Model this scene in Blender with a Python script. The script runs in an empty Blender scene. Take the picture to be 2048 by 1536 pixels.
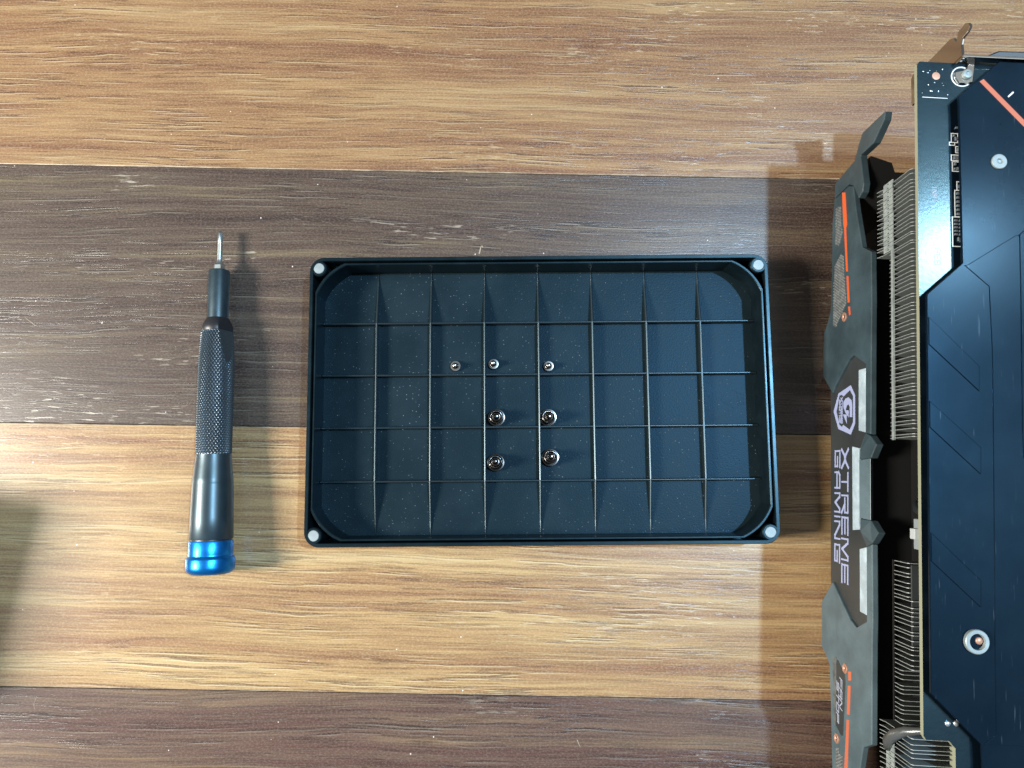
import bpy, bmesh, math, random
from mathutils import Vector, Matrix

random.seed(7)
S = 0.001            # all lengths below are written in millimetres
sc = bpy.context.scene
R = math.radians

# ------------------------------------------------------------------ camera
cam_d = bpy.data.cameras.new("camera")
cam = bpy.data.objects.new("camera", cam_d)
sc.collection.objects.link(cam)
sc.camera = cam
cam_d.sensor_fit = 'HORIZONTAL'
cam_d.sensor_width = 36.0
cam_d.lens = 36.0 * 1538.0 / 2048.0
cam_d.clip_start = 0.01
cam_d.clip_end = 50.0
cam.location = (0, 0, 0.290)
cam.rotation_euler = (R(6.6), 0, 0)

# ------------------------------------------------------------------ room light
world = bpy.data.worlds.new("World")
sc.world = world
world.use_nodes = True
bg = world.node_tree.nodes["Background"]
bg.inputs[0].default_value = (0.90, 0.98, 1.0, 1)
bg.inputs[1].default_value = 0.17


def area(name, loc, target, sx, sy, power, color, soft=0.0):
    d = bpy.data.lights.new(name, 'AREA')
    d.shape = 'RECTANGLE'
    d.size, d.size_y = sx, sy
    d.energy = power
    d.color = color
    o = bpy.data.objects.new(name, d)
    sc.collection.objects.link(o)
    o.location = loc
    v = Vector(target) - Vector(loc)
    o.rotation_euler = v.to_track_quat('-Z', 'Y').to_euler()
    if soft > 0:                      # a diffuser that is brightest in its middle
        d.use_nodes = True
        nt = d.node_tree
        em = nt.nodes["Emission"]
        g = nt.nodes.new('ShaderNodeNewGeometry')
        sub = nt.nodes.new('ShaderNodeVectorMath'); sub.operation = 'SUBTRACT'
        sub.inputs[1].default_value = (0.5, 0.5, 0)
        ln = nt.nodes.new('ShaderNodeVectorMath'); ln.operation = 'LENGTH'
        mr = nt.nodes.new('ShaderNodeMapRange'); mr.interpolation_type = 'SMOOTHERSTEP'
        mr.inputs[1].default_value = 0.5; mr.inputs[2].default_value = 0.5 - soft
        mr.inputs[3].default_value = 0.0; mr.inputs[4].default_value = 1.0
        nt.links.new(g.outputs['Parametric'], sub.inputs[0])
        nt.links.new(sub.outputs[0], ln.inputs[0])
        nt.links.new(ln.outputs['Value'], mr.inputs[0])
        nt.links.new(mr.outputs[0], em.inputs['Strength'])
    return o


area("window_light", (-1.02, -0.08, 0.70), (0, 0.02, 0), 0.22, 0.28, 51.0, (1.0, 0.955, 0.88))
area("skylight_panel", (-1.15, 0.12, 1.60), (-0.10, 0.04, 0.0), 2.2, 2.2, 10.0, (0.93, 1.0, 0.98), 0.48)
area("ceiling_panel", (0.80, 0.18, 1.60), (0.10, 0.04, 0.0), 2.1, 1.95, 30.0, (0.88, 0.97, 1.0), 0.48)
area("ceiling_spot", (0.61, 0.20, 1.60), (0.05, 0.05, 0.0), 0.045, 0.045, 45.0, (0.45, 0.72, 1.0))
area("ceiling_lamp", (1.01, 0.51, 1.58), (0.1, 0.05, 0), 0.14, 0.14, 5.0, (0.95, 0.98, 1.0))

sc.view_settings.view_transform = 'Standard'
sc.view_settings.look = 'None'
sc.view_settings.exposure = 0.0
sc.view_settings.gamma = 1.0
sc.view_settings.use_curve_mapping = False
sc.cycles.use_denoising = True
sc.cycles.max_bounces = 8


# ------------------------------------------------------------------ materials
def lin(r, g, b):
    f = lambda c: (c / 255 / 12.92) if c / 255 <= 0.04045 else ((c / 255 + 0.055) / 1.055) ** 2.4
    return (f(r), f(g), f(b), 1)


class NT:
    """small helper round a node tree"""
    def __init__(s, name):
        s.m = bpy.data.materials.new(name)
        s.m.use_nodes = True
        s.t = s.m.node_tree
        s.bsdf = s.t.nodes["Principled BSDF"]

    def n(s, kind, **kw):
        x = s.t.nodes.new(kind)
        for k, v in kw.items():
            setattr(x, k, v)
        return x

    def l(s, a, b):
        s.t.links.new(a, b)

    def math(s, op, a, b=None, c=None, clamp=False):
        x = s.n('ShaderNodeMath', operation=op)
        x.use_clamp = clamp
        for i, v in enumerate((a, b, c)):
            if v is None:
                continue
            if isinstance(v, (int, float)):
                x.inputs[i].default_value = v
            else:
                s.l(v, x.inputs[i])
        return x.outputs[0]

    def mix(s, fac, a, b, mode='MIX'):
        x = s.n('ShaderNodeMix', data_type='RGBA', blend_type=mode)
        for i, v in ((0, fac), (6, a), (7, b)):
            if isinstance(v, (int, float, tuple)):
                x.inputs[i].default_value = v
            else:
                s.l(v, x.inputs[i])
        return x.outputs[2]

    def noise(s, vec, scale=1.0, detail=3.0, rough=0.55, dist=0.0):
        x = s.n('ShaderNodeTexNoise')
        x.inputs['Scale'].default_value = scale
        x.inputs['Detail'].default_value = detail
        x.inputs['Roughness'].default_value = rough
        x.inputs['Distortion'].default_value = dist
        s.l(vec, x.inputs['Vector'])
        return x.outputs['Fac']

    def comb(s, x, y, z=0.0):
        c = s.n('ShaderNodeCombineXYZ')
        for i, v in enumerate((x, y, z)):
            if isinstance(v, (int, float)):
                c.inputs[i].default_value = v
            else:
                s.l(v, c.inputs[i])
        return c.outputs[0]

    def step(s, v, lo, hi):
        x = s.n('ShaderNodeMapRange', interpolation_type='SMOOTHSTEP')
        s.l(v, x.inputs[0])
        x.inputs[1].default_value = lo
        x.inputs[2].default_value = hi
        return x.outputs[0]

    def bump(s, h, strength, dist):
        b = s.n('ShaderNodeBump')
        b.inputs['Strength'].default_value = strength
        b.inputs['Distance'].default_value = dist
        s.l(h, b.inputs['Height'])
        s.l(b.outputs[0], s.bsdf.inputs['Normal'])

    def obj_mm(s):
        tc = s.n('ShaderNodeTexCoord')
        vm = s.n('ShaderNodeVectorMath', operation='SCALE')
        vm.inputs['Scale'].default_value = 1000.0
        s.l(tc.outputs['Object'], vm.inputs[0])
        return vm.outputs[0]


def plain(name, col, rough=0.5, metal=0.0, spec=0.5, grain=0.0, gscale=2.0, smudge=0.0, coat=0.0, tint=None):
    k = NT(name)
    if tint:
        k.bsdf.inputs['Specular Tint'].default_value = tint
    k.bsdf.inputs['Base Color'].default_value = col
    k.bsdf.inputs['Roughness'].default_value = rough
    k.bsdf.inputs['Metallic'].default_value = metal
    k.bsdf.inputs['Specular IOR Level'].default_value = spec
    k.bsdf.inputs['Coat Weight'].default_value = coat
    v = k.obj_mm()
    if smudge > 0:
        f = k.noise(v, 0.12, 5, 0.65)
        k.l(k.math('ADD', rough - smudge / 2, k.math('MULTIPLY', f, smudge)), k.bsdf.inputs['Roughness'])
        c2 = tuple(min(1, c * 1.5 + 0.001) for c in col[:3]) + (1,)
        k.l(k.mix(k.step(f, 0.4, 0.75), col, c2), k.bsdf.inputs['Base Color'])
    if grain > 0:
        k.bump(k.noise(v, gscale, 2, 0.5), grain, 0.0001)
    return k.m


def wood(name, cols, dark, pale, seed, fleck=0.5, pore=0.75, speck=0.2):
    """laminate board: long wandering bands, dark pore strokes, pale flecks painted as embossing glints"""
    k = NT(name)
    v = k.obj_mm()
    sep = k.n('ShaderNodeSeparateXYZ')
    k.l(v, sep.inputs[0])
    x = k.math('ADD', sep.outputs[0], seed * 731.0)
    y = k.math('ADD', k.math('ADD', sep.outputs[1], k.math('MULTIPLY', sep.outputs[0], 0.022)), seed * 97.0)
    w1 = k.noise(k.comb(k.math('MULTIPLY', x, 0.006), k.math('MULTIPLY', y, 0.014), seed), 1, 2, 0.5)
    w2 = k.noise(k.comb(k.math('MULTIPLY', x, 0.045), k.math('MULTIPLY', y, 0.11), seed + 3), 1, 2, 0.5)
    yw = k.math('ADD', y, k.math('ADD', k.math('MULTIPLY', k.math('SUBTRACT', w1, 0.5), 11.0),
                                 k.math('MULTIPLY', k.math('SUBTRACT', w2, 0.5), 0.8)))
    band = k.noise(k.comb(k.math('MULTIPLY', x, 0.006), k.math('MULTIPLY', yw, 0.075), seed), 1, 4, 0.6)
    mid = k.noise(k.comb(k.math('MULTIPLY', x, 0.0065), k.math('MULTIPLY', yw, 0.30), seed + 9), 1, 4, 0.65)
    fine = k.noise(k.comb(k.math('MULTIPLY', x, 0.036), k.math('MULTIPLY', yw, 1.7), seed + 5), 1, 3, 0.6)
    mixf = k.math('ADD', k.math('MULTIPLY', band, 0.48), k.math('MULTIPLY', mid, 0.52))
    ramp = k.n('ShaderNodeValToRGB')
    cr = ramp.color_ramp
    cr.elements[0].position = 0.36; cr.elements[0].color = cols[0]
    cr.elements[1].position = 0.64; cr.elements[1].color = cols[-1]
    for i, c in enumerate(cols[1:-1]):
        e = cr.elements.new(0.36 + 0.28 * (i + 1) / (len(cols) - 1)); e.color = c
    k.l(mixf, ramp.inputs[0])
    col = k.mix(k.math('MULTIPLY', k.step(fine, 0.46, 0.62), 0.36), ramp.outputs[0], dark)
    # dark pore strokes, a few centimetres long, gathered in drifts, each with a highlight painted along its lip
    pm = k.noise(k.comb(k.math('MULTIPLY', x, 0.012), k.math('MULTIPLY', yw, 0.06), seed + 31), 1, 2, 0.5)
    pmask = k.math('ADD', 0.25, k.math('MULTIPLY', k.step(pm, 0.36, 0.60), 0.75))

    def strokes(dy, lo, hi, fx, fy, sd):
        q = k.noise(k.comb(k.math('MULTIPLY', x, fx), k.math('MULTIPLY', k.math('ADD', yw, dy), fy), seed + sd), 1, 2.0, 0.55)
        return k.step(q, lo, hi)
    p1 = strokes(0.0, 0.605, 0.635, 0.026, 0.80, 21)
    p2 = strokes(0.0, 0.575, 0.615, 0.048, 1.35, 26)
    pores = k.math('MULTIPLY', k.math('MAXIMUM', p1, k.math('MULTIPLY', p2, 0.8)), pmask)
    lip = k.math('MULTIPLY', strokes(0.40, 0.605, 0.640, 0.026, 0.80, 21), pmask)
    col = k.mix(k.math('MULTIPLY', lip, 0.45 if speck > 0.15 else 0.20), col, pale)
    col = k.mix(k.math('MULTIPLY', pores, pore), col, dark)
    # pale short flecks: glints of the embossing painted into the colour
    fs = k.noise(k.comb(k.math('MULTIPLY', x, 0.125), k.math('MULTIPLY', yw, 1.05), seed + 41), 1, 2, 0.6)
    fm = k.noise(k.comb(k.math('MULTIPLY', x, 0.016), k.math('MULTIPLY', yw, 0.055), seed + 51), 1, 2, 0.5)
    fl = k.math('MULTIPLY', k.step(fs, 0.59, 0.68), k.step(fm, 0.54, 0.66))
    col = k.mix(k.math('MULTIPLY', fl, fleck), col, pale)
    # lint and dust
    vo = k.n('ShaderNodeTexVoronoi', feature='F1')
    vo.inputs['Scale'].default_value = 0.11
    k.l(v, vo.inputs['Vector'])
    dn = k.noise(v, 1.3, 2, 0.5)
    dr = k.math('ADD', vo.outputs['Distance'], k.math('MULTIPLY', dn, 0.05))
    dust = k.math('SUBTRACT', 1.0, k.step(dr, 0.040, 0.062))
    col = k.mix(k.math('MULTIPLY', dust, 0.6), col, (0.62, 0.58, 0.52, 1))
    # fine glitter of the surface relief, painted as pale speckle
    sp = k.noise(k.comb(k.math('MULTIPLY', x, 1.1), k.math('MULTIPLY', y, 1.7), 0.0), 1, 2, 0.65)
    col = k.mix(k.math('MULTIPLY', k.step(sp, 0.42, 0.70), speck), col, pale)
    k.l(col, k.bsdf.inputs['Base Color'])
    k.bsdf.inputs['Specular IOR Level'].default_value = 0.42
    rn = k.noise(v, 0.03, 4, 0.6)
    k.l(k.math('ADD', 0.25, k.math('MULTIPLY', rn, 0.09)), k.bsdf.inputs['Roughness'])
    peel = k.noise(k.comb(k.math('MULTIPLY', x, 0.9), k.math('MULTIPLY', y, 2.0), 0.0), 1, 2, 0.55)
    h = k.math('SUBTRACT', k.math('MULTIPLY', peel, 0.55), k.math('MULTIPLY', pores, 0.5))
    h = k.math('SUBTRACT', h, k.math('MULTIPLY', fl, 0.8))
    k.bump(h, 0.50, 0.00008)
    return k.m


MAT = {}


def wl(r, g, b, k=0.5):
    c = lin(r, g, b)
    return (c[0] * k, c[1] * k, c[2] * k, 1)


LIGHT_DK = wl(92, 56, 42, 0.42)
MAT['wood_light'] = wood('light_board', [wl(176, 146, 106), wl(162, 126, 88), wl(142, 103, 73), wl(120, 80, 60)], LIGHT_DK, wl(222, 198, 156), 1.0, 0.4, 0.85)
MAT['wood_gold'] = wood('golden_board', [wl(146, 102, 74), wl(168, 130, 90), wl(190, 156, 108), wl(202, 174, 128)], LIGHT_DK, wl(236, 214, 168), 2.3, 0.3, 0.68)
DK = wl(46, 32, 30, 0.36)
MAT['wood_dark'] = wood('dark_board', [wl(64, 49, 44), wl(82, 65, 57), wl(94, 78, 66), wl(118, 102, 78)], DK, wl(214, 202, 182), 3.1, 0.6, 0.85, 0.09)
MAT['wood_dark2'] = wood('dark_board_two', [wl(84, 56, 50), wl(98, 70, 62), wl(108, 84, 72), wl(132, 106, 82)], DK, wl(200, 186, 164), 5.7, 0.25, 0.75, 0.12)


def lid_floor_mat():
    k = NT('grained_black_plastic')
    v = k.obj_mm()
    dn = k.noise(v, 0.9, 2, 0.5)
    vo = k.n('ShaderNodeTexVoronoi'); vo.inputs['Scale'].default_value = 0.85
    k.l(v, vo.inputs['Vector'])
    pick = k.n('ShaderNodeSeparateColor'); k.l(vo.outputs['Color'], pick.inputs[0])
    d1 = k.math('MULTIPLY', k.math('SUBTRACT', 1.0, k.step(vo.outputs['Distance'], 0.08, 0.20)),
                k.step(pick.outputs[0], 0.30, 1.0))
    haze = k.noise(v, 0.05, 4, 0.6)
    base = k.mix(k.step(haze, 0.35, 0.7), (0.0045, 0.009, 0.011, 1), (0.007, 0.0125, 0.015, 1))
    col = k.mix(k.math('MULTIPLY', d1, k.math('MULTIPLY', k.step(haze, 0.3, 0.6), 0.40)), base, (0.22, 0.26, 0.27, 1))
    k.l(col, k.bsdf.inputs['Base Color'])
    k.l(k.math('ADD', 0.34, k.math('MULTIPLY', haze, 0.14)), k.bsdf.inputs['Roughness'])
    k.bsdf.inputs['Specular IOR Level'].default_value = 0.115
    k.bsdf.inputs['Specular Tint'].default_value = (0.34, 0.68, 1.0, 1)
    g = k.noise(v, 1.5, 2, 0.6)
    k.bump(k.math('ADD', g, k.math('MULTIPLY', d1, 1.5)), 0.45, 0.00012)
    return k.m


MAT['lid_floor'] = lid_floor_mat()
MAT['lid'] = plain('black_plastic', (0.002, 0.0045, 0.006, 1), 0.30, 0, 0.28, 0.10, 2.5, 0.14, tint=(0.5, 0.85, 1.0, 1))
MAT['rib'] = plain('black_rib_plastic', (0.006, 0.010, 0.0125, 1), 0.36, 0, 0.46, tint=(0.66, 0.9, 1.0, 1))
MAT['magnet'] = plain('nickel_magnet', (0.15, 0.175, 0.175, 1), 0.5, 0.3, 0.5, 0.05, 3, 0.2)
MAT['steel'] = plain('screw_steel', (0.30, 0.29, 0.275, 1), 0.26, 1.0, 0.5, 0.0, 2, 0.15)
MAT['dark_nickel'] = plain('dark_nickel', (0.11, 0.105, 0.10, 1), 0.20, 1.0, 0.5, 0.0, 2, 0.12)
MAT['anod_black'] = plain('black_anodised_aluminium', (0.008, 0.014, 0.018, 1), 0.36, 0.0, 0.55, 0.04, 6, 0.10, tint=(0.7, 0.92, 1.0, 1))
MAT['anod_gloss'] = plain('knurled_black_aluminium', (0.078, 0.098, 0.112, 1), 0.34, 0.8, 0.6)
MAT['shoulder'] = plain('smooth_black_shoulder', (0.012, 0.012, 0.014, 1), 0.42, 0.2, 0.4)
MAT['blue'] = plain('blue_anodised_aluminium', (0.006, 0.15, 0.46, 1), 0.30, 0.85, 0.5, 0.03, 6, 0.08)
MAT['bit'] = plain('bit_steel', (0.42, 0.47, 0.47, 1), 0.34, 1.0, 0.5, 0.03, 4, 0.12)


def dusty(name, base, dust, amt, rough=0.5, scale=0.05):
    k = NT(name)
    v = k.obj_mm()
    n1 = k.noise(v, scale, 5, 0.65)
    n2 = k.noise(v, 1.4, 3, 0.7)
    f = k.math('MULTIPLY', k.math('ADD', k.step(n1, 0.3, 0.75), k.math('MULTIPLY', k.step(n2, 0.55, 0.8), 0.5)), amt, clamp=True)
    k.l(k.mix(f, base, dust), k.bsdf.inputs['Base Color'])
    k.l(k.math('ADD', rough - 0.08, k.math('MULTIPLY', n1, 0.16)), k.bsdf.inputs['Roughness'])
    k.bump(n2, 0.06, 0.0001)
    return k.m


MAT['worn_edge'] = dusty('worn_pale_edge', (0.10, 0.065, 0.040, 1), (0.36, 0.30, 0.21, 1), 0.9, 0.5, 0.09)
MAT['shroud'] = dusty('dusty_black_shroud', (0.015, 0.026, 0.031, 1), (0.045, 0.074, 0.088, 1), 0.5, 0.46)
MAT['shroud_lit'] = dusty('lit_dusty_shroud', (0.036, 0.056, 0.064, 1), (0.080, 0.122, 0.140, 1), 0.6, 0.46)  # lighter shroud copy: stronger light on these faces put into the colour
MAT['panel'] = dusty('matte_black_panel', (0.014, 0.017, 0.018, 1), (0.032, 0.035, 0.034, 1), 0.4, 0.5)
MAT['inner'] = plain('black_fan_housing', (0.004, 0.004, 0.004, 1), 0.6, 0, 0.2)
MAT['led'] = plain('white_diffuser', (0.21, 0.26, 0.29, 1), 0.4, 0, 0.5, 0.0, 2, 0.1)
MAT['print'] = plain('pale_violet_print', (0.21, 0.235, 0.36, 1), 0.5)
MAT['print_dim'] = plain('dim_grey_print', (0.22, 0.24, 0.30, 1), 0.5)
MAT['orange'] = plain('orange_paint', (0.40, 0.066, 0.016, 1), 0.5, 0, 0.3)
MAT['orange_pale'] = plain('faded_orange_paint', (0.32, 0.085, 0.042, 1), 0.5, 0, 0.3)
MAT['copper'] = plain('copper_screw', (0.36, 0.19, 0.13, 1), 0.42, 0.5)
MAT['grille'] = dusty('grey_mesh', (0.04, 0.044, 0.044, 1), (0.12, 0.13, 0.125, 1), 0.7, 0.55, 0.4)
MAT['fin'] = dusty('dusty_aluminium_fin', (0.13, 0.145, 0.14, 1), (0.21, 0.225, 0.205, 1), 0.7, 0.5, 0.2)
MAT['tabs'] = dusty('dusty_fin_tabs', (0.12, 0.14, 0.135, 1), (0.21, 0.23, 0.215, 1), 0.8, 0.6, 0.5)
MAT['pcb'] = plain('black_solder_mask', (0.0015, 0.0035, 0.006, 1), 0.17, 0, 1.0, 0.10, 0.9, 0.06, tint=(0.40, 0.78, 1.0, 1))
MAT['pcb_edge'] = plain('fibreglass_edge', (0.165, 0.17, 0.115, 1), 0.6)
MAT['silk'] = plain('white_silkscreen', (0.42, 0.44, 0.43, 1), 0.5)
MAT['solder'] = plain('solder', (0.66, 0.70, 0.72, 1), 0.3, 0.9)
MAT['chrome'] = plain('nickel_bracket', (0.55, 0.53, 0.50, 1), 0.12, 1.0, 0.5, 0.12, 0.25)
MAT['connector'] = plain('grey_connector', (0.14, 0.16, 0.165, 1), 0.5)
MAT['white_plastic'] = plain('white_connector', (0.26, 0.28, 0.28, 1), 0.45)
MAT['port'] = plain('black_port_shell', (0.010, 0.012, 0.014, 1), 0.42, 0, 0.35)
MAT['sleeve'] = plain('clear_sleeve', (0.06, 0.065, 0.065, 1), 0.28, 0.3, 0.6, 0.3, 0.8)


def backplate_mat():
    k = NT('brushed_dark_backplate')
    v = k.obj_mm()
    mp = k.n('ShaderNodeMapping'); mp.inputs['Scale'].default_value = (3.0, 0.06, 1)
    k.l(v, mp.inputs[0])
    br = k.noise(mp.outputs[0], 1, 3, 0.6)
    cl = k.noise(v, 0.035, 5, 0.6)
    k.l(k.mix(k.step(cl, 0.35, 0.7), (0.0015, 0.004, 0.008, 1), (0.003, 0.007, 0.012, 1)), k.bsdf.inputs['Base Color'])
    k.bsdf.inputs['Metallic'].default_value = 0.0
    k.bsdf.inputs['Specular IOR Level'].default_value = 0.22
    k.bsdf.inputs['Specular Tint'].default_value = (0.24, 0.62, 1.0, 1)
    k.l(k.math('ADD', 0.14, k.math('MULTIPLY', cl, 0.10)), k.bsdf.inputs['Roughness'])
    k.bump(br, 0.05, 0.00006)
    # hairline scuffs
    mp2 = k.n('ShaderNodeMapping'); mp2.inputs['Scale'].default_value = (1.4, 0.10, 1); mp2.inputs['Rotation'].default_value = (0, 0, 0.03)
    k.l(v, mp2.inputs[0])
    sn = k.step(k.noise(mp2.outputs[0], 1, 2, 0.5), 0.665, 0.78)
    base = k.bsdf.inputs['Base Color'].links[0].from_socket
    k.l(k.mix(k.math('MULTIPLY', sn, 0.35), base, (0.06, 0.09, 0.11, 1)), k.bsdf.inputs['Base Color'])
    return k.m


MAT['backplate'] = backplate_mat()

# ------------------------------------------------------------------ builders
col = sc.collection


def link(name, me, mat, parent=None, smooth=False):
    o = bpy.data.objects.new(name, me)
    col.objects.link(o)
    if mat is not None and not me.materials:
        me.materials.append(MAT[mat])
    if smooth:
        for p in me.polygons:
            p.use_smooth = True
    if parent is not None:
        o.parent = parent
    return o


def mesh(name, verts, faces):
    me = bpy.data.meshes.new(name)
    me.from_pydata([(x * S, y * S, z * S) for x, y, z in verts], [], faces)
    me.update()
    return me


def fix(me):
    bm = bmesh.new(); bm.from_mesh(me)
    bmesh.ops.recalc_face_normals(bm, faces=bm.faces)
    bm.to_mesh(me); bm.free()
    return me


def bev(o, w, seg=2, ang=30):
    m = o.modifiers.new('bevel', 'BEVEL')
    m.width = w * S; m.segments = seg; m.limit_method = 'ANGLE'; m.angle_limit = R(ang)
    m.harden_normals = False
    for p in o.data.polygons:
        p.use_smooth = False
    return o


def empty(name, loc=(0, 0, 0), rz=0.0, parent=None):
    o = bpy.data.objects.new(name, None)
    o.empty_display_size = 0.01
    col.objects.link(o)
    o.location = [c * S for c in loc]
    o.rotation_euler = (0, 0, rz)
    if parent is not None:
        o.parent = parent
    return o


def tag(o, label=None, cat=None, group=None, kind=None):
    for k, v in (('label', label), ('category', cat), ('group', group), ('kind', kind)):
        if v:
            o[k] = v
    return o


def prism(name, front, back, mat, parent, b=0.0):
    """closed solid between two equal-length 3-D outlines"""
    n = len(front)
    f = [list(range(n)), list(range(2 * n - 1, n - 1, -1))]
    f += [[i, n + i, n + (i + 1) % n, (i + 1) % n] for i in range(n)]
    o = link(name, fix(mesh(name, list(front) + list(back), f)), mat, parent)
    if b:
        bev(o, b)
    return o


def side_plate(name, poly, b0, b1, mat, parent, bv=0.0):
    """poly in (along, height) on the card's upright long side"""
    return prism(name, [(b0, a, z) for a, z in poly], [(b1, a, z) for a, z in poly], mat, parent, bv)


def flat_plate(name, poly, z0, z1, mat, parent, bv=0.0):
    """poly in (along, inward), lying flat between two heights"""
    return prism(name, [(b, a, z0) for a, b in poly], [(b, a, z1) for a, b in poly], mat, parent, bv)


def box(name, x0, x1, y0, y1, z0, z1, mat, parent, bv=0.0):
    p = [(x0, y0), (x1, y0), (x1, y1), (x0, y1)]
    return prism(name, [(x, y, z0) for x, y in p], [(x, y, z1) for x, y in p], mat, parent, bv)


def lathe(name, prof, mat, parent, seg=48, axis='z', smooth=True, close=True):
    """prof: (height, radius)"""
    vs, fs = [], []
    for h, r in prof:
        for i in range(seg):
            t = 2 * math.pi * i / seg
            c, s_ = r * math.cos(t), r * math.sin(t)
            vs.append((c, s_, h) if axis == 'z' else (c, h, -s_))
    n = len(prof)
    for j in range(n - 1):
        for i in range(seg):
            a, b = j * seg + i, j * seg + (i + 1) % seg
            fs.append([a, b, b + seg, a + seg])
    if close:
        fs.append(list(range(seg))[::-1])
        fs.append([(n - 1) * seg + i for i in range(seg)])
    me = fix(mesh(name, vs, fs))
    o = link(name, me, mat, parent)
    for p in me.polygons:
        p.use_smooth = smooth and len(p.vertices) == 4
    if smooth:
        e = o.modifiers.new('edges', 'EDGE_SPLIT'); e.split_angle = R(38)
    return o


def tube(name, pts, rad, mat, parent, seg=12):
    vs, fs = [], []
    n = len(pts)
    P = [Vector(p) for p in pts]
    up = Vector((0, 0, 1))
    for i, p in enumerate(P):
        t = (P[min(i + 1, n - 1)] - P[max(i - 1, 0)]).normalized()
        u = t.cross(up)
        if u.length < 1e-3:
            u = t.cross(Vector((1, 0, 0)))
        u.normalize(); w = u.cross(t)
        r = rad[i] if isinstance(rad, (list, tuple)) else rad
        for k in range(seg):
            a = 2 * math.pi * k / seg
            q = p + u * (r * math.cos(a)) + w * (r * math.sin(a))
            vs.append(tuple(q))
    for i in range(n - 1):
        for k in range(seg):
            a, b = i * seg + k, i * seg + (k + 1) % seg
            fs.append([a, b, b + seg, a + seg])
    fs.append(list(range(seg))[::-1]); fs.append([(n - 1) * seg + k for k in range(seg)])
    return link(name, fix(mesh(name, vs, fs)), mat, parent, True)


# ------------------------------------------------------------------ table
table = empty('tabletop')
tag(table, kind='structure')
box('core_panel', -420, 420, -260, 330, -18.0, -2.2, 'shoulder', table)
SLOPE = -0.0172
lines = [(-178.0, -0.0172), (-80.2, -0.0171), (16.0, -0.0152), (116.7, -0.0190), (218.0, -0.0172), (318.0, -0.0172)]
for i, mt in enumerate(['wood_dark2', 'wood_gold', 'wood_dark', 'wood_light', 'wood_dark2']):
    (ya, sa), (yb, sb) = lines[i], lines[i + 1]
    g = 0.06
    x0, x1 = -415, 415
    p = [(x0, ya + sa * x0 + g), (x1, ya + sa * x1 + g), (x1, yb + sb * x1 - g), (x0, yb + sb * x0 - g)]
    o = prism('board', [(x, y, -2.0) for x, y in p], [(x, y, 0.0) for x, y in p], mt, table)
    bev(o, 0.34, 2)
    if mt in ('wood_light', 'wood_gold'):
        o.data.materials.append(MAT['worn_edge'])
        o.modifiers['bevel'].material = 1

# pale chips, hairs and scratches on the boards
MARKS = [[(-12.7, 84.3), (-11.9, 87.6), (-11.2, 86.8)], [(-90.1, 1.7), (-85.8, 4.6)], [(-182.5, 56.0), (-186.8, 59.3)],
         [(23.4, -95.4), (24.6, -98.2)], [(-148.0, 180.6), (-146.0, 178.0)], [(110.8, 23.0), (112.6, 22.4)], [(-172.4, -80.5), (-173.2, -83.2), (-172.8, -85.0)],
         [(52.0, -45.0), (54.6, -46.1)], [(-40.0, 139.0), (-38.6, 140.2)], [(-64.0, -62.0), (-62.1, -60.8), (-61.6, -59.4)]]
for i, pts in enumerate(MARKS):
    vs, fs = [], []
    w = 0.09 if i else 0.26
    for (xa, ya_), (xb, yb_) in zip(pts[:-1], pts[1:]):
        d = Vector((xb - xa, yb_ - ya_)).normalized(); nx, ny = -d.y * w, d.x * w
        k = len(vs)
        vs += [(xa + nx, ya_ + ny, 0.03), (xa - nx, ya_ - ny, 0.03), (xb - nx * .5, yb_ - ny * .5, 0.03), (xb + nx * .5, yb_ + ny * .5, 0.03)]
        vs += [(x_, y_, -0.02) for x_, y_, _ in vs[k:k + 4]]
        fs += [[k, k + 1, k + 2, k + 3], [k, k + 4, k + 5, k + 1], [k + 1, k + 5, k + 6, k + 2], [k + 2, k + 6, k + 7, k + 3], [k + 3, k + 7, k + 4, k]]
    link('scuff_mark', fix(mesh('scuff_mark', vs, fs)), 'worn_edge', table)

# ------------------------------------------------------------------ open lid used as a screw tray
lid = empty('sorting_tray', (10.21, 26.80, 0), R(0.47))
tag(lid, 'black plastic tray with ribbed grid floor and magnets in its corners, holding small screws', 'tray')
HX, HY = 83.7, 52.15


def rrect(hx, hy, r, n=8):
    pts = []
    for cx, cy, a0 in ((hx - r, hy - r, 0), (-hx + r, hy - r, 90), (-hx + r, -hy + r, 180), (hx - r, -hy + r, 270)):
        for i in range(n + 1):
            a = R(a0 + 90 * i / n)
            pts.append((cx + r * math.cos(a), cy + r * math.sin(a)))
    return pts


def arcrect(hx, hy, dx=10.5, dy=10.8, sag=1.5, n=10):
    """rectangle whose corners are cut by flat arcs"""
    pts = []
    for sx, sy in ((1, 1), (-1, 1), (-1, -1), (1, -1)):
        p = Vector((sx * hx, sy * (hy - dy))); q = Vector((sx * (hx - dx), sy * hy))
        if sx * sy < 0:
            p, q = q, p
        m = (p + q) / 2; nrm = Vector((sx * dy, sy * dx)).normalized()
        L = (q - p).length / 2
        for i in range(n + 1):
            t = -1 + 2 * i / n
            pts.append(tuple(p + (q - p) * (i / n) + nrm * sag * (1 - t * t)))
    return pts


def loops_mesh(name, loops, cap_first=False, cap_last=False):
    vs, fs = [], []
    n = len(loops[0][0])
    for pts, z in loops:
        vs += [(x, y, z) for x, y in pts]
    for j in range(len(loops) - 1):
        for i in range(n):
            a, b = j * n + i, j * n + (i + 1) % n
            fs.append([a, b, b + n, a + n])
    if cap_first:
        fs.append(list(range(n))[::-1])
    if cap_last:
        fs.append([(len(loops) - 1) * n + i for i in range(n)])
    return fix(mesh(name, vs, fs))


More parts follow.
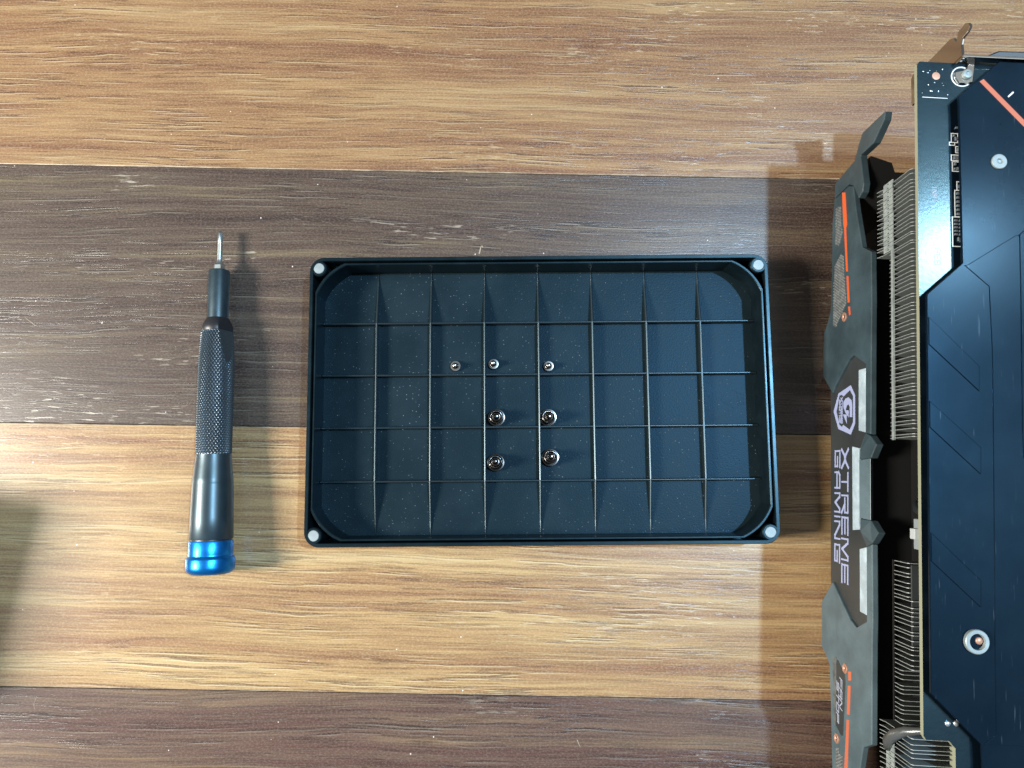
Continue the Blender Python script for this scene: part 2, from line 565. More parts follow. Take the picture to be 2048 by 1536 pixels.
o = link('outer_wall', loops_mesh('outer_wall', [
    (rrect(HX - 1.2, HY - 1.2, 4.2), 0.4), (rrect(HX - 0.5, HY - 0.5, 4.9), 1.4), (rrect(HX, HY, 5.3), 15.6), (rrect(HX - 0.25, HY - 0.25, 5.1), 16.0),
    (rrect(HX - 1.25, HY - 1.25, 4.1), 16.0), (rrect(HX - 1.45, HY - 1.45, 3.9), 15.7), (rrect(HX - 1.6, HY - 1.6, 3.75), 3.0)], True, True), 'lid', lid)
IX, IY = 81.65, 50.1
o = link('inner_wall', loops_mesh('inner_wall', [
    (arcrect(IX, IY), 3.2), (arcrect(IX, IY), 15.25), (arcrect(IX - .2, IY - .2), 15.45), (arcrect(IX - .62, IY - .62), 15.45), (arcrect(IX - .82, IY - .82), 15.25),
    (arcrect(IX - 1.1, IY - 1.1), 4.0), (arcrect(IX - 1.1, IY - 1.1), 3.2)]), 'lid', lid)
fl = arcrect(IX - 0.9, IY - 0.9)
prism('floor', [(x, y, 3.3) for x, y in fl], [(x, y, 4.0) for x, y in fl], 'lid_floor', lid)

RH = 3.1


def rib_mesh(profile, long_x):
    """profile: (position, height) along the rib; drafted cross-section"""
    vs, fs = [], []
    for p, h in profile:
        for off, z in ((-0.46, 3.9), (-0.36, 3.98 + h), (-0.08, 4.14 + h), (0.10, 4.14 + h), (0.34, 3.94 + h), (0.46, 3.9)):
            k = 1 if h > 0.3 else 0.55
            vs.append((p, off * k, z) if long_x else (off * k, p, z))
    for j in range(len(profile) - 1):
        for i in range(5):
            a = j * 6 + i
            fs.append([a, a + 1, a + 7, a + 6])
    n = (len(profile) - 1) * 6
    fs += [[5, 4, 3, 2, 1, 0], [n, n + 1, n + 2, n + 3, n + 4, n + 5]]
    return fix(mesh('rib', vs, fs))


prof = [(-48.8, 0.05), (-44, 0.5), (-29.3, RH), (29.3, RH), (44, 0.5), (48.8, 0.05)]
mv = rib_mesh(prof, False)
mh = rib_mesh([(-80.4, RH - .15), (80.4, RH - .15)], True)
for i in range(7):
    r = link('rib', mv, 'rib', lid); r.location = (20.17 * (i - 3) * S, 0, 0)
for y in (29.2, 9.65, -9.85, -29.5):
    r = link('rib', mh, 'rib', lid); r.location = (0, y * S, 0)

for sx, sy in ((-1, 1), (1, 1), (1, -1), (-1, -1)):
    bs = lathe('corner_boss', [(3.0, 3.05), (15.5, 2.95), (15.9, 2.6), (15.9, 2.05), (15.2, 2.0)], 'lid', lid, 32, close=False)
    bs.location = (80.3 * sx * S, 48.1 * sy * S, 0)
    mg = lathe('magnet', [(14.6, 1.98), (15.75, 1.98), (15.95, 1.80), (15.95, 0.02)], 'magnet', bs, 32)


# raised moulding marks on the tray floor
def ring_strip(name, pts, w, z0, z1, mat, parent, closed=True):
    vs, fs = [], []
    n = len(pts)
    for i, p in enumerate(pts):
        a = Vector(pts[(i - 1) % n]) if (closed or i > 0) else Vector(p)
        c = Vector(pts[(i + 1) % n]) if (closed or i < n - 1) else Vector(p)
        t = (c - a).normalized(); nn = Vector((-t.y, t.x))
        q1, q2 = Vector(p) + nn * w / 2, Vector(p) - nn * w / 2
        vs += [(q1.x, q1.y, z0), (q1.x, q1.y, z1), (q2.x, q2.y, z1), (q2.x, q2.y, z0)]
    m = n if closed else n - 1
    for i in range(m):
        a, b = i * 4, ((i + 1) % n) * 4
        fs += [[a, b, b + 1, a + 1], [a + 1, b + 1, b + 2, a + 2], [a + 2, b + 2, b + 3, a + 3]]
    return link(name, fix(mesh(name, vs, fs)), mat, parent)


tri = []
for k in range(3):
    a = R(180 + 120 * k)
    c = Vector((71.6 + 2.3 * math.cos(a), 0.1 + 2.3 * math.sin(a)))
    for d in (-50, -25, 0, 25, 50):
        b_ = a + R(d)
        tri.append((c.x + 1.3 * math.cos(b_), c.y + 1.3 * math.sin(b_)))
ring_strip('recycling_mark', tri, 0.26, 3.95, 4.08, 'lid_floor', lid)
ring_strip('mould_mark', [(72.9 + 1.9 * math.cos(R(a)), 32.1 + 1.5 * math.sin(R(a))) for a in range(0, 360, 20)], 0.3, 3.95, 4.06, 'lid_floor', lid)

# ---------------------------------------------------------------- stroke lettering
GLYPH = {
    'X': [[(0, 1), (.3, .62), (.5, .5), (.7, .62), (1, 1)], [(0, 0), (.3, .38), (.5, .5), (.7, .38), (1, 0)]],
    'T': [[(0, .93), (1, .93)], [(.5, .93), (.5, 0)]],
    'R': [[(.04, 0), (.04, .93), (.96, .93), (.96, .48), (.2, .48)], [(.5, .48), (.98, 0)]],
    'E': [[(1, .94), (.05, .94), (.05, .06), (1, .06)], [(.05, .5), (.95, .5)]],
    'M': [[(.03, 0), (.03, .94), (.2, .94), (.5, .1), (.8, .94), (.97, .94), (.97, 0)]],
    'G': [[(1, .94), (.05, .94), (.05, .06), (.95, .06), (.95, .5), (.4, .5)]],
    'A': [[(.04, 0), (.04, .72), (.2, .94), (.96, .94), (.96, 0)], [(.04, .42), (.96, .42)]],
    'I': [[(.5, 0), (.5, 1)]],
    'N': [[(.04, 0), (.04, .94), (.2, .94), (.8, .06), (.96, .06), (.96, 1)]],
    'F': [[(1, .94), (.05, .94), (.05, 0)], [(.05, .5), (.9, .5)]],
    'S': [[(1, .94), (.05, .94), (.05, .5), (.95, .5), (.95, .06), (0, .06)]],
    'O': [[(.05, .06), (.05, .94), (.95, .94), (.95, .06), (.05, .06)]],
    'P': [[(.05, 0), (.05, .94), (.95, .94), (.95, .45), (.05, .45)]],
    'B': [[(.05, .06), (.05, .94), (.85, .94), (.85, .5), (.05, .5)], [(.85, .5), (.95, .4), (.95, .06), (.05, .06)]],
}


def lettering(name, cells, z0, z1, wt, to3d, mat, parent, wt2=None, depth=0.08, slant=0.0):
    """cells: (glyph, start, end) along the line; to3d(u, v, out) places a point"""
    vs, fs = [], []
    wt2 = wt2 or wt
    lift = 0.0
    for g, u0, u1 in cells:
        for st in GLYPH[g]:
            q = [(u0 + (u1 - u0) * x + slant * (y - .5) * (1 if u1 > u0 else -1), z0 + (z1 - z0) * y) for x, y in st]
            for (xa, ya), (xb, yb) in zip(q[:-1], q[1:]):
                dx, dy = xb - xa, yb - ya
                L = math.hypot(dx, dy) or 1
                dx, dy = dx / L, dy / L
                hw = (wt * abs(dx) + wt2 * abs(dy)) / 2
                ex = hw * 0.9
                xa_, ya_, xb_, yb_ = xa - dx * ex, ya - dy * ex, xb + dx * ex, yb + dy * ex
                nx, ny = -dy * hw, dx * hw
                lift += 0.0015
                k = len(vs)
                c4 = [(xa_ + nx, ya_ + ny), (xb_ + nx, yb_ + ny), (xb_ - nx, yb_ - ny), (xa_ - nx, ya_ - ny)]
                vs += [to3d(u, v, depth + lift) for u, v in c4] + [to3d(u, v, 0.0) for u, v in c4]
                fs += [[k, k + 1, k + 2, k + 3], [k, k + 4, k + 5, k + 1], [k + 1, k + 5, k + 6, k + 2],
                       [k + 2, k + 6, k + 7, k + 3], [k + 3, k + 7, k + 4, k]]
    return link(name, fix(mesh(name, vs, fs)), mat, parent)


def even(word, u0, u1, gap=0.18):
    n = len(word); w = (u1 - u0) / n
    return [(c, u0 + w * i, u0 + w * (i + 1 - gap)) for i, c in enumerate(word)]


lettering('material_mark', even('ABS', 2.4, -2.4), 74.6, 76.4, 0.22, lambda u, v, o_: (v, u, 3.97 + o_), 'lid_floor', lid, depth=0.09)


# ------------------------------------------------------------------ screws standing on their heads in the tray
def small_screw():
    t = empty('machine_screw')
    lathe('head', [(0, 1.55), (0.25, 1.95), (0.9, 2.0), (1.15, 1.85), (1.2, 1.35)], 'steel', t, 28)
    lathe('shank', [(1.1, 1.12), (1.5, 0.98), (1.75, 1.08), (2.0, 0.94), (2.25, 1.06), (2.5, 0.94), (2.75, 1.06), (3.0, 0.92), (3.3, 1.0), (3.7, 0.8), (3.95, 0.45), (4.0, 0.05)], 'steel', t, 24)
    return t


def spring_screw():
    t = empty('spring_screw')
    lathe('head', [(0, 2.7), (0.3, 3.15), (1.3, 3.22), (1.6, 3.1), (1.65, 2.75), (1.3, 2.6), (1.25, 1.2)], 'dark_nickel', t, 40)
    pts = []
    N = 3.4
    for i in range(int(N * 20) + 1):
        a = 2 * math.pi * i / 20
        pts.append((2.12 * math.cos(a), 2.12 * math.sin(a), 1.7 + 3.9 * i / (N * 20)))
    tube('spring', pts, 0.27, 'dark_nickel', t, 8)
    lathe('shank', [(1.3, 1.55), (4.9, 1.55), (5.4, 1.45), (5.5, 1.12), (5.6, 1.05), (6.6, 1.05)], 'dark_nickel', t, 28)
    lathe('tip', [(6.5, 1.08), (7.6, 1.08), (8.3, 0.92), (8.75, 0.55), (8.85, 0.05)], 'dark_nickel', t, 24)
    return t


def copy_tree(o, parent=None):
    c = o.copy(); col.objects.link(c)
    if parent is not None:
        c.parent = parent
    for ch in list(o.children):
        copy_tree(ch, c)
    return c


def lid_to_world(x, y):
    a = R(0.47)
    return (10.21 + x * math.cos(a) - y * math.sin(a), 26.80 + x * math.sin(a) + y * math.cos(a))


ps = small_screw()
for i, (x, y, tilt, lab) in enumerate([
        (-31.12, 13.25, (0.05, -0.07), 'small silver screw in the upper row, leftmost of the three small ones'),
        (-17.04, 13.8, (0.0, 0.03), 'small silver screw in the upper row, middle one, just right of a rib'),
        (3.6, 12.87, (-0.02, 0.02), 'small silver screw in the upper row, rightmost of the three small ones')]):
    o = ps if i == 0 else copy_tree(ps)
    wx, wy = lid_to_world(x, y)
    o.location = (wx * S, wy * S, 0.0041); o.rotation_euler = (tilt[0], tilt[1], i * 1.3)
    tag(o, lab, 'screw', 'small machine screws standing in the tray')
pb = spring_screw()
for i, (x, y, tilt, lab) in enumerate([
        (-16.03, -6.3, (0.0, 0.0), 'large dark screw with coil spring, upper left of the block of four'),
        (2.96, -6.4, (0.02, -0.02), 'large dark screw with coil spring, upper right of the block of four'),
        (-16.32, -22.9, (0.05, -0.03), 'large dark screw with coil spring, lower left of the block of four'),
        (3.69, -21.2, (-0.03, 0.0), 'large dark screw with coil spring, lower right of the block of four')]):
    o = pb if i == 0 else copy_tree(pb)
    wx, wy = lid_to_world(x, y)
    o.location = (wx * S, wy * S, 0.0041); o.rotation_euler = (tilt[0], tilt[1], i * 2.1)
    tag(o, lab, 'screw', 'large spring screws standing in the tray')

# ------------------------------------------------------------------ screwdriver
drv = empty('screwdriver', (-108.12, -35.9, 0.0))
ax = Vector((-111.23 + 108.12, 91.53 + 35.9, 0.0)); rz = math.atan2(-ax.x, ax.y)
drv.rotation_mode = 'ZXY'
drv.location = (-108.12 * S, -35.9 * S, 8.53 * S)
drv.rotation_euler = (R(-1.5), 0, rz)
tag(drv, 'slim precision screwdriver with knurled black handle, blue end cap and fine bit', 'screwdriver')
cap = lathe('end_cap', [(0.0, 6.2), (0.25, 7.0), (0.9, 7.9), (1.7, 8.35), (2.6, 8.42), (5.2, 8.42), (5.9, 8.2), (6.25, 7.75), (6.6, 7.62), (7.0, 7.66), (11.3, 7.66), (11.75, 7.45), (11.8, 7.0)], 'blue', drv, 96, 'y')
lathe('gap_ring', [(11.6, 7.0), (12.6, 7.0)], 'shoulder', drv, 64, 'y')
lathe('rear_sleeve', [(12.2, 6.9), (12.25, 7.4), (12.5, 7.58), (20, 7.42), (32.0, 7.12)], 'anod_black', drv, 96, 'y')
lathe('waist', [(31.9, 7.08), (32.1, 7.12), (34, 6.98), (38, 6.55), (41, 6.30), (42.5, 6.27)], 'anod_black', drv, 96, 'y')


def facet(s, th):
    """flat ground into the side of the grip near its front end; angle from straight up towards +x"""
    d = 6.55 - (s - 72.0) * 0.125 if s > 72 else 99
    out = 99
    for ph in (R(62), R(242)):
        c = math.cos(th - ph)
        if c > 0.2:
            out = min(out, d / c)
    return out


def knurl():
    NT_, s0, s1, pitch = 34, 42.5, 88.6, 1.72
    nth = NT_ * 8
    ns = int((s1 - s0) / pitch * 8)
    vs, fs, ms = [], [], []
    for j in range(ns + 1):
        s = s0 + (s1 - s0) * j / ns
        r0 = 6.30 + 0.10 * math.sin((s - s0) / (s1 - s0) * math.pi)
        if s > 76:
            r0 -= 0.62 * ((s - 76) / 12.6) ** 1.6
        edge = min(1.0, (s - s0) / 0.7, (s1 - s) / 0.7)
        for i in range(nth):
            t = 2 * math.pi * i / nth
            u, v = NT_ * t / (2 * math.pi), s / pitch
            ta = 1 - abs(((u + v) % 1.0) - 0.5) * 2
            tb = 1 - abs(((u - v) % 1.0) - 0.5) * 2
            h = min(0.78, min(ta, tb)) / 0.78
            r = r0 - 0.42 + 0.42 * h * max(0, edge)
            th = t                                   # measured from straight up towards +x
            f = facet(s, th)
            if f < r:
                r = f
            vs.append((r * math.sin(th), s, r * math.cos(th)))
    for j in range(ns):
        for i in range(nth):
            a, b = j * nth + i, j * nth + (i + 1) % nth
            fs.append([a, b, b + nth, a + nth])
    me = fix(mesh('knurled_grip', vs, fs))
    return link('knurled_grip', me, 'anod_gloss', drv)


knurl()
vs, fs = [], []
n = 96
pr = [(88.4, 5.45), (89.0, 5.62), (90.2, 5.55), (91.6, 5.0), (93.0, 4.25), (93.5, 3.9), (93.6, 3.4)]
for s, r in pr:
    for i in range(n):
        th = 2 * math.pi * i / n
        q = min(r, facet(s, th))
        vs.append((q * math.sin(th), s, q * math.cos(th)))
for j in range(len(pr) - 1):
    for i in range(n):
        a, b = j * n + i, j * n + (i + 1) % n
        fs.append([a, b, b + n, a + n])
link('shoulder', fix(mesh('shoulder', vs, fs)), 'shoulder', drv, True)
lathe('ferrule', [(93.4, 3.84), (111.4, 3.84), (111.9, 3.72), (112.05, 3.45), (112.0, 2.6), (111.2, 2.4)], 'anod_black', drv, 72, 'y')
lathe('hex_collar', [(111.0, 2.15), (114.0, 2.15), (114.5, 1.85), (114.9, 1.2)], 'bit', drv, 6, 'y', smooth=False)
vs, fs = [], []
n = 32
pr = [(114.6, 1.4, 0), (115.4, 1.06, 0), (116.5, 1.0, 0), (122.0, 1.0, 0), (123.4, 1.02, .0), (123.8, 1.1, .12), (126.6, 1.02, .30), (127.3, .80, .34), (127.6, .35, .1)]
for s, r, fl_ in pr:
    for i in range(n):
        th = 2 * math.pi * i / n
        q = r * (1 - fl_ * (0.5 - 0.5 * math.cos(4 * th)))
        vs.append((q * math.sin(th), s, q * math.cos(th)))
for j in range(len(pr) - 1):
    for i in range(n):
        a, b = j * n + i, j * n + (i + 1) % n
        fs.append([a, b, b + n, a + n])
fs.append([(len(pr) - 1) * n + i for i in range(n)])
bt = link('bit', fix(mesh('bit', vs, fs)), 'bit', drv, True)

# ------------------------------------------------------------------ graphics card, fan side down, backplate up
gpu = empty('graphics_card', (115.90, -5.948, 0), R(-2.9376))
tag(gpu, 'black graphics card lying fans down with orange stripes, cooling fins and dark blue backplate', 'graphics card')

wing = [(123.32, 51.15), (123.46, 34.76), (120.34, 31.73), (115.95, 28.68), (114.95, 20.44), (113.75, 12.06), (108.25, 11.69), (108.87, 22.27), (109.01, 23.81), (106.88, 27.88), (100.85, 31.82), (102.1, 34.71), (104.95, 35.66), (115.85, 33.24), (116.01, 43.08), (120.58, 50.45)]
M1 = [(108.81, 10.25), (110.14, 19.48), (107.51, 26.31), (97.9, 28.51), (83.12, 33.15), (79.58, 39.79), (62.97, 40.06), (46.25, 39.62), (29.71, 39.36), (18.43, 39.13), (19.1, 35.57), (42.16, 35.64), (46.53, 26.55), (45.47, 22.98), (42.96, 19.31), (37.17, 11.05), (34.99, 9.08), (42.61, 0.07), (52.6, 0.19), (59.22, 1.05), (62.94, 4.75), (66.69, 7.01), (77.99, 7.82), (99.13, 8.32)]
M2 = [(-32.69, 9.64), (-40.87, 0.05), (-56.64, 0.05), (-57.48, 0.6), (-59.3, 4.21), (-61.86, 7.3), (-73.88, 8.28), (-88.36, 9.25), (-99.69, 9.98), (-112.13, 11.53), (-104.33, 29.91), (-87.98, 31.35), (-80.98, 33.49), (-78.26, 39.33), (-47.96, 39.83), (-40.22, 40.21), (-16.62, 40.0), (-17.93, 36.15), (-41.46, 36.07), (-44.77, 28.63), (-42.95, 23.71), (-33.41, 10.72)]
panel = [(39.57, 5.14), (45.95, 16.97), (48.55, 23.49), (42.88, 35.65), (18.82, 35.54), (12.85, 30.78), (-11.19, 30.72), (-17.27, 35.74), (-42.05, 35.98), (-46.66, 26.98), (-45.73, 20.87), (-36.72, 6.82), (-31.58, 5.77)]
flareA = [(19.1, 0, 35.57), (18.12, 0, 38.78), (15.09, 0.5, 42.2), (10.79, 0, 39.44), (10.31, -1.5, 34.48), (13.61, -1.5, 34.48)]
block = [(10.15, -1.5, 34.3), (10.76, 0.2, 38.75), (-9.24, 0.2, 38.8), (-8.79, -1.5, 34.67)]
flareB = [(-8.96, -1.5, 34.67), (-9.25, 0, 39.24), (-12.87, 0.5, 43.35), (-16.46, 0, 40.0), (-17.93, 0, 36.15), (-12.93, -1.5, 35.54)]
side_plate('shroud_wing', wing, -0.6, 1.9, 'shroud', gpu, 0.3)
m1 = side_plate('shroud_side', M1, 0.0, 2.0, 'shroud', gpu, 0.3)
m2 = side_plate('shroud_side', M2, 0.0, 2.0, 'shroud_lit', gpu, 0.3)
pn = side_plate('logo_panel', panel, 1.0, 2.2, 'panel', gpu)
for nm, q in (('shroud_flare', flareA), ('shroud_flare', flareB)):
    prism(nm, [(b, a, z) for a, b, z in q], [(b + 2.4, a, z) for a, b, z in q], 'shroud', gpu, 0.25)
prism('shroud_ledge', [(b, a, z) for a, b, z in block], [(b + 1.6, a, z - 1.6) for a, b, z in block], 'shroud_lit', gpu, 0.2)
for q in ([(40.94, 29.75), (40.93, 34.87), (19.39, 34.54), (20.27, 29.72)], [(15.03, 24.72), (14.35, 29.72), (-9.83, 29.47), (-12.72, 30.43), (-13.27, 25.14)], [(-19.1, 30.42), (-18.09, 35.14), (-39.62, 35.42), (-39.27, 30.62)]):
    side_plate('light_strip', q, 0.3, 1.2, 'led', gpu, 0.15)
for i, q in enumerate(([(108.53, 17.2), (107.49, 19.98), (95.15, 21.49), (93.93, 20.66), (77.43, 22.16), (77.81, 20.71), (94.48, 18.97), (96.38, 18.33)], [(76.05, 21.13), (75.67, 22.57), (65.82, 23.61), (66.18, 21.98)], [(64.64, 22.4), (64.33, 23.82), (61.33, 24.43), (61.22, 23.22)], [(-60.28, 22.71), (-59.71, 25.01), (-62.6, 25.01), (-63.14, 22.91)], [(-64.86, 22.53), (-64.3, 24.64), (-73.93, 23.89), (-74.25, 21.78)], [(-76.07, 21.6), (-75.64, 23.52), (-91.23, 22.41), (-101.58, 21.67), (-102.51, 19.36), (-92.14, 19.9)])):
    side_plate('orange_stripe', q, -0.12, 0.4, 'orange' if i < 3 else 'orange_pale', m1 if i < 3 else m2)


def inside(p, poly):
    x, y = p; c = False
    for (xa, ya), (xb, yb) in zip(poly, poly[1:] + poly[:1]):
        if (ya > y) != (yb > y) and x < (xb - xa) * (y - ya) / (yb - ya) + xa:
            c = not c
    return c


for gi, q in enumerate(([(104.43, 12.13), (103.52, 16.32), (97.5, 16.13), (93.22, 17.65), (88.99, 14.22), (90.89, 11.11)], [(82.38, 10.73), (85.52, 16.41), (83.78, 18.55), (77.9, 18.99), (66.06, 20.91), (59.1, 11.79), (60.51, 9.34)], [(-88.32, 12.83), (-86.84, 15.27), (-89.0, 16.09), (-88.67, 18.86), (-99.82, 18.13), (-101.84, 12.93)])):
    pl = side_plate('grille', q, -0.08, 0.4, 'grille', m1 if gi < 2 else m2)
    vs, fs = [], []
    a0, a1 = min(p[0] for p in q), max(p[0] for p in q)
    z0, z1 = min(p[1] for p in q), max(p[1] for p in q)
    row, z = 0, z0
    while z < z1:
        a = a0 + (0.55 if row % 2 else 0)
        while a < a1:
            if inside((a, z), q):
                k = len(vs)
                for lv, rr in ((-0.06, 0.46), (-0.34, 0.26)):
                    for h in range(6):
                        vs.append((lv, a + rr * math.cos(R(60 * h)), z + rr * 1.1 * math.sin(R(60 * h))))
                fs.append([k + 6 + h for h in range(6)])
                fs += [[k + h, k + (h + 1) % 6, k + 6 + (h + 1) % 6, k + 6 + h] for h in range(6)]
            a += 1.1
        z += 1.0; row += 1
    st = link('mesh_studs', fix(mesh('mesh_studs', vs, fs)), 'grille', pl)
    st['kind'] = 'stuff'

fp = side_plate('fan_stop_plate', [(-58.69, 13.57), (-58.43, 14.4), (-61.92, 20.05), (-64.21, 20.65), (-82.09, 18.84), (-82.6, 17.25), (-80.55, 12.89)], -0.15, 0.4, 'panel', m2, 0.08)
side_plate('indicator_strip', [(-58.46, 10.14), (-57.74, 13.29), (-79.95, 13.23), (-80.63, 11.58)], -0.12, 0.4, 'grille', m2)
onside = lambda b: (lambda u, v, o_: (b - o_, u, v))
lettering('fan_lettering', even('FAN', -64.0, -74.6), 16.4, 18.3, 0.34, onside(-0.15), 'print_dim', m2, slant=0.6)
lettering('stop_lettering', even('STOP', -65.8, -79.6), 13.9, 15.7, 0.34, onside(-0.15), 'print_dim', m2, slant=0.6)
for i, (a, z) in enumerate(((-59.89, 20.29), (-84.68, 13.67), (61.51, 19.24))):
    s_ = lathe('copper_screw', [(0, 1.75), (0.3, 1.7), (0.45, 1.4), (0.25, 0.85), (0.05, 0.7)], 'copper', m1 if i == 2 else m2, 24)
    s_.rotation_euler = (0, R(-90), 0); s_.location = (0.05 * S, a * S, z * S)

# lettering and shield on the centre panel
ya = lambda y: 14.45 - (y - 898) * 0.17265
xt = [('X', 897, 938), ('T', 945, 985), ('R', 989, 1030), ('E', 1033, 1072), ('M', 1076, 1124), ('E', 1127, 1168)]
gm = [('G', 897.6, 937), ('A', 942, 981), ('M', 985.5, 1030), ('I', 1033, 1040), ('N', 1043, 1085), ('G', 1090, 1131)]
lettering('xtreme_lettering', [(g, ya(a + 2), ya(b - 2)) for g, a, b in xt], 14.95, 20.35, 0.85, onside(1.0), 'print', pn, 0.6)
lettering('gaming_lettering', [(g, ya(a + 2), ya(b - 2)) for g, a, b in gm], 9.1, 13.6, 0.85, onside(1.0), 'print', pn, 0.6)


def ring_face(name, outer, inner, b, mat, parent):
    bm = bmesh.new()
    es = []
    for lp in (outer, inner):
        vv = [bm.verts.new((b * S, a * S, z * S)) for a, z in lp]
        es += [bm.edges.new((vv[i], vv[(i + 1) % len(vv)])) for i in range(len(vv))]
    bmesh.ops.triangle_fill(bm, use_beauty=True, use_dissolve=False, edges=es)
    r_ = bmesh.ops.extrude_face_region(bm, geom=list(bm.faces))
    bmesh.ops.translate(bm, verts=[v for v in r_['geom'] if isinstance(v, bmesh.types.BMVert)], vec=(0.1 * S, 0, 0))
    bmesh.ops.recalc_face_normals(bm, faces=bm.faces)
    me = bpy.data.meshes.new(name); bm.to_mesh(me); bm.free()
    return link(name, me, mat, parent)


ring_face('shield_outline', [(36.61, 22.29), (32.83, 25.63), (22.91, 25.63), (19.26, 22.31), (21.77, 12.09), (28.49, 7.79), (34.68, 12.01)],
          [(34.96, 21.61), (32.53, 24.1), (23.46, 24.11), (21.01, 21.43), (23.05, 16.21), (22.41, 15.13), (23.25, 12.92), (28.29, 10.36), (33.89, 12.86), (33.9, 15.07), (33.19, 16.28)], 0.92, 'print', pn)
side_plate('shield_letter', [(25.32, 23.34), (25.46, 21.42), (29.12, 21.41), (30.01, 20.46), (29.78, 19.14), (28.69, 18.34), (28.12, 18.24), (27.86, 20.57), (25.41, 20.47), (27.21, 18.08), (29.33, 16.29), (31.2, 16.29), (32.31, 18.06), (32.54, 20.46), (31.28, 22.81), (29.41, 23.33)], 0.92, 1.02, 'print', pn)
side_plate('shield_bolt', [(26.79, 15.92), (26.57, 18.88), (23.33, 19.0)], 0.92, 1.02, 'print', pn)
lettering('shield_lettering', even('XTREME', 32.9, 23.4), 14.1, 15.5, 0.3, onside(1.0), 'print', pn)
lettering('shield_lettering', even('GAMING', 32.3, 23.9), 12.6, 13.7, 0.26, onside(1.0), 'print', pn)

# dark fan housing inside the shroud
flat_plate('fan_housing', [(116.0, 3.2), (113.8, 10.5), (110.5, 11.5), (110.0, 128), (-130, 128), (-130, 24), (-84, 22), (-79, 2.3), (-44, 2.3), (34, 2.3), (78, 2.3), (82, 14), (97, 14), (104, 2.3)], 4.0, 33.0, 'inner', gpu)
box('cooler_core', 16, 118, -118, 96, 33.5, 67.9, 'inner', gpu)

# cooling fins
hs = empty('heatsink', parent=gpu)


def fin_mesh(prof):
    n = len(prof)
    v = [(b, -0.09, z) for b, z in prof] + [(b, 0.09, z) for b, z in prof]
    f = [list(range(n)), list(range(2 * n - 1, n - 1, -1))] + [[i, n + i, n + (i + 1) % n, (i + 1) % n] for i in range(n)]
    return fix(mesh('fin', v, f))


up_hi = fin_mesh([(-0.6, 45.5), (-0.3, 47.6), (0, 48.3), (0, 65.4), (0.6, 66.0), (15.8, 66.0), (15.8, 45.5)])
up_lo = fin_mesh([(0.2, 52.0), (0, 55.0), (0, 65.4), (0.6, 66.0), (15.8, 66.0), (15.8, 52.0)])
lo_a = fin_mesh([(0, 54.0), (0, 61.6), (0.5, 62.1), (15.8, 62.1), (15.8, 54)])
lo_b = fin_mesh([(0, 54.0), (0, 63.8), (0.5, 64.3), (15.8, 64.3), (15.8, 54)])
lo_c = fin_mesh([(0, 54.0), (0, 57.6), (0.5, 58.5), (15.8, 58.5), (15.8, 54)])
lo_d = fin_mesh([(-0.6, 46.0), (0, 48.5), (0, 63.2), (0.5, 63.7), (13.2, 63.7), (15.8, 63.7), (15.8, 46)])


def fin(me, a):
    f = link('fin', me, 'fin', hs)
    f.location = (random.uniform(-.06, .06) * S, (a + random.uniform(-.07, .07)) * S, random.uniform(-.08, .08) * S)
    f.rotation_euler = (random.uniform(-.006, .006), 0, random.uniform(-.012, .012))


a = 97.4
while a > 15.7:
    fin(up_hi if a > 75.5 else up_lo, a); a -= 1.352
a = -20.2
while a > -50.5:
    fin(lo_a if a > -30.6 else lo_b, a); a -= 1.352
while a > -66.5:
    fin(lo_c, a); a -= 1.352
a = -68.6
while a > -118:
    fin(lo_d, a); a -= 1.352


def tab_strip(a0, a1, z0, z1):
    """row of folded fin tabs with a pierced slot each"""
    vs, fs = [], []
    a = a1
    while a > a0:
        e = a - 1.22
        dz = random.uniform(-.12, .12); o_ = -0.35 + random.uniform(-.08, .08)
        zm = (z0 + z1) / 2
        for (p, q, r_, t) in ((z0 + dz, zm - .5, e, a), (zm + .5, z1 + dz, e, a), (zm - .5, zm + .5, e, e + .38), (zm - .5, zm + .5, a - .38, a)):
            k = len(vs)
            vs += [(o_, r_, p), (o_, t, p), (o_, t, q), (o_, r_, q), (o_ + .3, r_, p), (o_ + .3, t, p), (o_ + .3, t, q), (o_ + .3, r_, q)]
            fs += [[k, k + 1, k + 2, k + 3], [k + 3, k + 2, k + 6, k + 7], [k, k + 4, k + 5, k + 1], [k, k + 3, k + 7, k + 4], [k + 1, k + 5, k + 6, k + 2]]
        a -= 1.352
    t_ = link('fin_tabs', fix(mesh('fin_tabs', vs, fs)), 'tabs', hs)
    t_['kind'] = 'stuff'


tab_strip(76.3, 98.6, 49.3, 55.3)
tab_strip(-118, -73.0, 49.5, 54.2)
box('fin_rail', -0.35, 0.2, 16.0, 76.2, 54.0, 55.2, 'tabs', hs)
box('fin_rail', -0.25, 0.2, -66.5, -20.0, 53.6, 54.3, 'inner', hs)
box('fin_cover', 0.8, 16, -43.8, -20.6, 62.3, 62.9, 'panel', hs, 0.1)
box('end_bar', 11.6, 13.2, -118, -69.4, 61.6, 64.6, 'pcb_edge', hs, 0.4)

# circuit board
PW = 112.0
pcb = [(129.88, 0.79), (128.94, 0.0), (94.09, 0.0), (19.62, 0.0), (-65.47, 0.0), (-66.61, 0.68), (-66.55, 6.96), (-68.42, 8.7), (-130, 8.6), (-130, PW), (129.9, PW)]
bd = flat_plate('circuit_board', pcb, 68.4, 70.0, 'pcb', gpu, 0.0)
bd.data.materials.append(MAT['pcb_edge'])
for p in bd.data.polygons:
    if abs(p.normal.z) < 0.5:
        p.material_index = 1
onflat = lambda z: (lambda u, v, o_: (v, u, z + o_))


